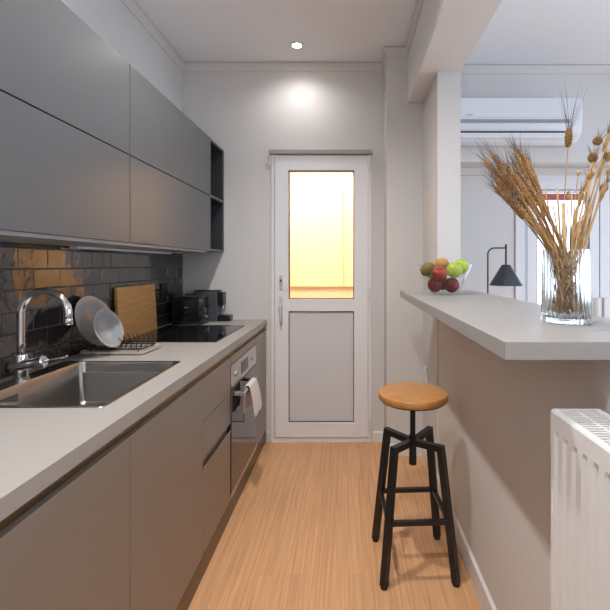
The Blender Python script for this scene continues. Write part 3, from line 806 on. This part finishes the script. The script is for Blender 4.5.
# ------------------------------------------------------------------ radiator
rd = thing('radiator', 'white ribbed panel radiator mounted on the half wall below the bar', 'radiator', (.45, .4, .15))
RX0, RX1, RY0, RY1, RZ0, RZ1 = .403, .500, -.187, .813, .14, 1.038
b = B(); ny = int((RY1-RY0-.03)/.0312); ys = [RY1]; 
prof_y = [(RY1, 0)]; y = RY1-.012
for i in range(ny):
    for dy, d in ((0, 0), (.005, .0055), (.0135, .0055), (.0185, 0)):
        prof_y.append((y-dy, d))
    y -= .0312
prof_y.append((RY0, 0))
zs = [(RZ0, 0), (RZ0+.05, 0), (RZ0+.062, 1), (RZ1-.048, 1), (RZ1-.036, 0), (RZ1-.004, 0), (RZ1, -.6)]
gr = [[b.verts.new((RX0+(d*k if k > 0 else -k*.004), yy, zz)) for zz, k in zs] for yy, d in prof_y]
for a, c in zip(gr, gr[1:]):
    for i in range(len(zs)-1): b.faces.new((a[i], a[i+1], c[i+1], c[i]))
fp = mk('front_panel', b, M['white'], rd)
s = fp.modifiers.new('t', 'SOLIDIFY'); s.thickness = .0015; s.offset = -1 if False else 0
b = B()
for (xx0, xx1) in ((RX0+.002, RX0+.012), (RX1-.012, RX1)):
    box(b, xx0, xx1, RY0, RY1, RZ1-.004, RZ1+.0005, .001)
box(b, RX0+.0035, RX1, RY1-.004, RY1+.0005, RZ1-.02, RZ1+.0008); box(b, RX0+.0035, RX1, RY0, RY0+.004, RZ1-.02, RZ1)
k = 0; y = RY1-.012
while y > RY0+.01:
    box(b, RX0+.012, RX1-.012, y-.0042, y, RZ1-.006, RZ1-.002); y -= .0105
box(b, RX0+.047, RX0+.053, RY0+.004, RY1-.004, RZ1-.008, RZ1-.003)
mk('top_grille', b, M['white'], rd)
bx('back_panel', M['white'], (RX1-.008, RX1, RY0, RY1, RZ0, RZ1-.004), rd)
b = B(); box(b, RX0+.007, RX1-.009, RY1-.0035, RY1, RZ0, RZ1-.02); box(b, RX0+.007, RX1-.009, RY0, RY0+.0035, RZ0, RZ1-.02)
mk('side_cover', b, M['white'], rd)
b = B(); y = RY1-.02
while y > RY0+.02:
    box(b, RX0+.016, RX1-.02, y-.002, y, RZ0+.05, RZ1-.03); y -= .014
mk('convector_fins', b, M['fin'], rd)
b = B()
for yy in (.65, 0): box(b, RX1, XW-.0002, yy-.02, yy+.02, .3, .34); box(b, RX1, XW-.0002, yy-.02, yy+.02, .85, .89)
mk('wall_bracket', b, M['white'], rd)

# ------------------------------------------------------------------ living room things
ac = thing('air_conditioner', 'white wall-mounted air conditioner above the window recess', 'air conditioner', (1.2, 3.07, 2.19))
ax0, ax1 = .755, 1.645
sec = [(0, 2.215), (0, 2.497), (-.015, 2.50), (-.165, 2.50), (-.195, 2.49), (-.205, 2.46), (-.207, 2.34), (-.2, 2.262), (-.182, 2.235), (-.15, 2.205), (-.10, 2.195), (-.02, 2.205)]
def extr(sec, xs, sc=None):
    b = B(); rings = []
    for x, k in xs:
        cy_, cz_ = -.1, 2.35
        rings.append([(x, YB-.0005+(cy_+(y-cy_)*k if y < -.001 else 0), cz_+(z-cz_)*k) for y, z in sec])
    return loops(b, rings, True, True)
mk('ac_body', extr(sec, [(ax0, .93), (ax0+.012, .985), (ax0+.03, 1), (ax1-.03, 1), (ax1-.012, .985), (ax1, .93)]), M['whiteplastic'], ac, True, auto=.5)
bx('front_flap', M['whiteplastic'], (ax0+.02, ax1-.02, YB-.214, YB-.2062, 2.355, 2.49), ac, .003)
bx('intake_slot', M['groove'], (ax0+.02, ax1-.09, YB-.2095, YB-.2035, 2.318, 2.343), ac)
bx('outlet_slot', M['gasket'], (ax0+.02, ax1-.10, YB-.2085, YB-.19, 2.254, 2.261), ac)
bx('louvre', M['whiteplastic'], (ax0+.03, ax1-.12, YB-.2045, YB-.192, 2.215, 2.25), ac, .003)
bx('badge', M['groove'], (.83, .87, YB-.2148, YB-.2138, 2.368, 2.374), ac)

fl = thing('floor_lamp', 'dark grey floor lamp with cone shade beyond the bar counter', 'lamp', (.972, 2.85, 0))
LX, LY = .972, 2.85; SXc = 1.098
mk('lamp_base', lathe(B(), [(0, 0), (.12, 0), (.122, .004), (.12, .014), (.01, .018), (0, .018)], 48, (LX, LY, .0005)), M['lampmetal'], fl, True, auto=.5)
rr = .045; za = 1.442
pts = [(LX, LY, .015), (LX, LY, .7), (LX, LY, za-rr)]+[(LX+rr-rr*math.cos(a), LY, za-rr+rr*math.sin(a)) for a in [PI/2*i/8 for i in range(1, 9)]]+[(SXc-.002, LY, za)]
mk('lamp_pole', tube(B(), pts, .0055, 12), M['lampmetal'], fl, True)
b = B(); cyl(b, (SXc, LY, 1.324), (SXc, LY, 1.458), .0065, n=14); ball(b, (SXc, LY, 1.461), .0075); mk('shade_holder', b, M['lampmetal'], fl, True)
b = B(); lathe(b, [(.0, .005), (.026, .004), (.030, 0), (.112, -.140), (.1105, -.140), (.028, -.004), (0, -.002)], 48, (SXc, LY, 1.322))
mk('lamp_shade', b, M['lampmetal'], fl, True, auto=.6)
mk('bulb', ball(B(), (SXc, LY, 1.262), .022), M['bulb'], fl, True)

# unseen fill globe added behind the camera to brighten ceiling and kitchen
pg = thing('fill_globe', 'glowing fill globe added out of view, hanging from the ceiling behind the viewer', 'lamp', (.33, -1.4, 2.2))
mk('globe', ball(B(), (.33, -1.4, 2.12), .14, u=32, v=16), M['globe'], pg, True)
mk('cord', cyl(B(), (.33, -1.4, 2.255), (.33, -1.4, ZC-.02), .004, n=8), M['white'], pg)
mk('ceiling_cup', cyl(B(), (.33, -1.4, ZC-.025), (.33, -1.4, ZC-.0005), .05, n=24), M['white'], pg)
# downlights
def downlight(x, y, label):
    t = thing('ceiling_downlight', label, 'light', (x, y, ZC), 'recessed ceiling downlights')
    mk('trim_ring', lathe(B(), [(.030, -.0005), (.043, -.0005), (.044, -.003), (.040, -.006), (.030, -.005)], 40, (x, y, ZC), closed=True), M['white'], t, True)
    mk('lens', lathe(B(), [(0, -.0035), (.030, -.0035), (.030, -.001), (0, -.001)], 32, (x, y, ZC)), M['spotlens'], t)
SPX = -.352
downlight(SPX, 2.818, 'small round lit downlight in the ceiling in front of the white door')

# ------------------------------------------------------------------ lights
def spot(x, y, z, w, col=(1, .93, .85), ang=150, blend=.6, r=.03):
    d = bpy.data.lights.new('spot', 'SPOT'); d.energy = w; d.color = col; d.spot_size = math.radians(ang); d.spot_blend = blend; d.shadow_soft_size = r
    o = bpy.data.objects.new('downlight_beam', d); COL.objects.link(o); o.location = (x, y, z); return o
WARM = (1, .97, .95)
spot(SPX, 2.818, ZC-.03, 5.5, WARM, 155, 1)
spot(SPX, 1.45, ZC-.03, 46, WARM, 150, .8)
spot(SPX, .10, ZC-.03, 46, WARM, 150, .8)
for (x, y) in ((2.1, 1.6), (2.1, -.4)):
    spot(x, y, ZL-.03, 5, (.9, .95, 1), 150, .8)
def pt(x, y, z, w, col, r=.02):
    d = bpy.data.lights.new('pt', 'POINT'); d.energy = w; d.color = col; d.shadow_soft_size = r
    o = bpy.data.objects.new('lamp_light', d); COL.objects.link(o); o.location = (x, y, z); return o
pt(SXc, LY, 1.225, 2.2, (1, .93, .84))
def area(name, loc, rot, sx, sy, w, col, portal=False):
    d = bpy.data.lights.new(name, 'AREA'); d.shape = 'RECTANGLE'; d.size = sx; d.size_y = sy; d.energy = w; d.color = col
    if portal: d.cycles.is_portal = True
    o = bpy.data.objects.new(name, d); COL.objects.link(o); o.location = loc; o.rotation_euler = rot; return o
area('lightwell_lamp', (-.15, 3.26, 2.45), (math.radians(60), 0, 0), 1.9, .4, 34, (1, .70, .55))
area('sky_portal', (2.0, YR+.2, 1.03), (-PI/2, 0, 0), 1.3, 2.0, 1, (1, 1, 1), True)
area('sky_portal', (XR+.16, .4, 1.4), (0, PI/2, 0), 2.0, 3.6, 1, (1, 1, 1), True)

w = bpy.data.worlds.new('World'); scene.world = w; w.use_nodes = True
bg = w.node_tree.nodes['Background']; bg.inputs[0].default_value = (.60, .78, 1, 1); bg.inputs[1].default_value = 2.6

# ------------------------------------------------------------------ roots to their bases
bpy.context.view_layer.update()
for o, loc in ROOTS:
    o.location = loc
    del o['_b']
    for c in o.children: c.location = Vector(c.location)-Vector(loc)

cam = bpy.data.cameras.new('cam'); co = bpy.data.objects.new('camera', cam); COL.objects.link(co)
cam.sensor_width = 36; cam.lens = 36*F/610; cam.shift_x = -(CX-305)/610; cam.shift_y = -(305-CY)/610
cam.clip_start = .01
co.location = (0, 0, CZ); co.rotation_euler = (PI/2, 0, 0); scene.camera = co
scene.view_settings.view_transform = 'Standard'; scene.view_settings.look = 'None'
scene.view_settings.exposure = 1.03; scene.view_settings.gamma = 1; scene.view_settings.use_curve_mapping = False
cy = scene.cycles
cy.max_bounces = 16; cy.diffuse_bounces = 5; cy.glossy_bounces = 5; cy.transmission_bounces = 16; cy.transparent_max_bounces = 12
cy.caustics_reflective = False; cy.caustics_refractive = True; cy.sample_clamp_indirect = 6
cy.use_denoising = True
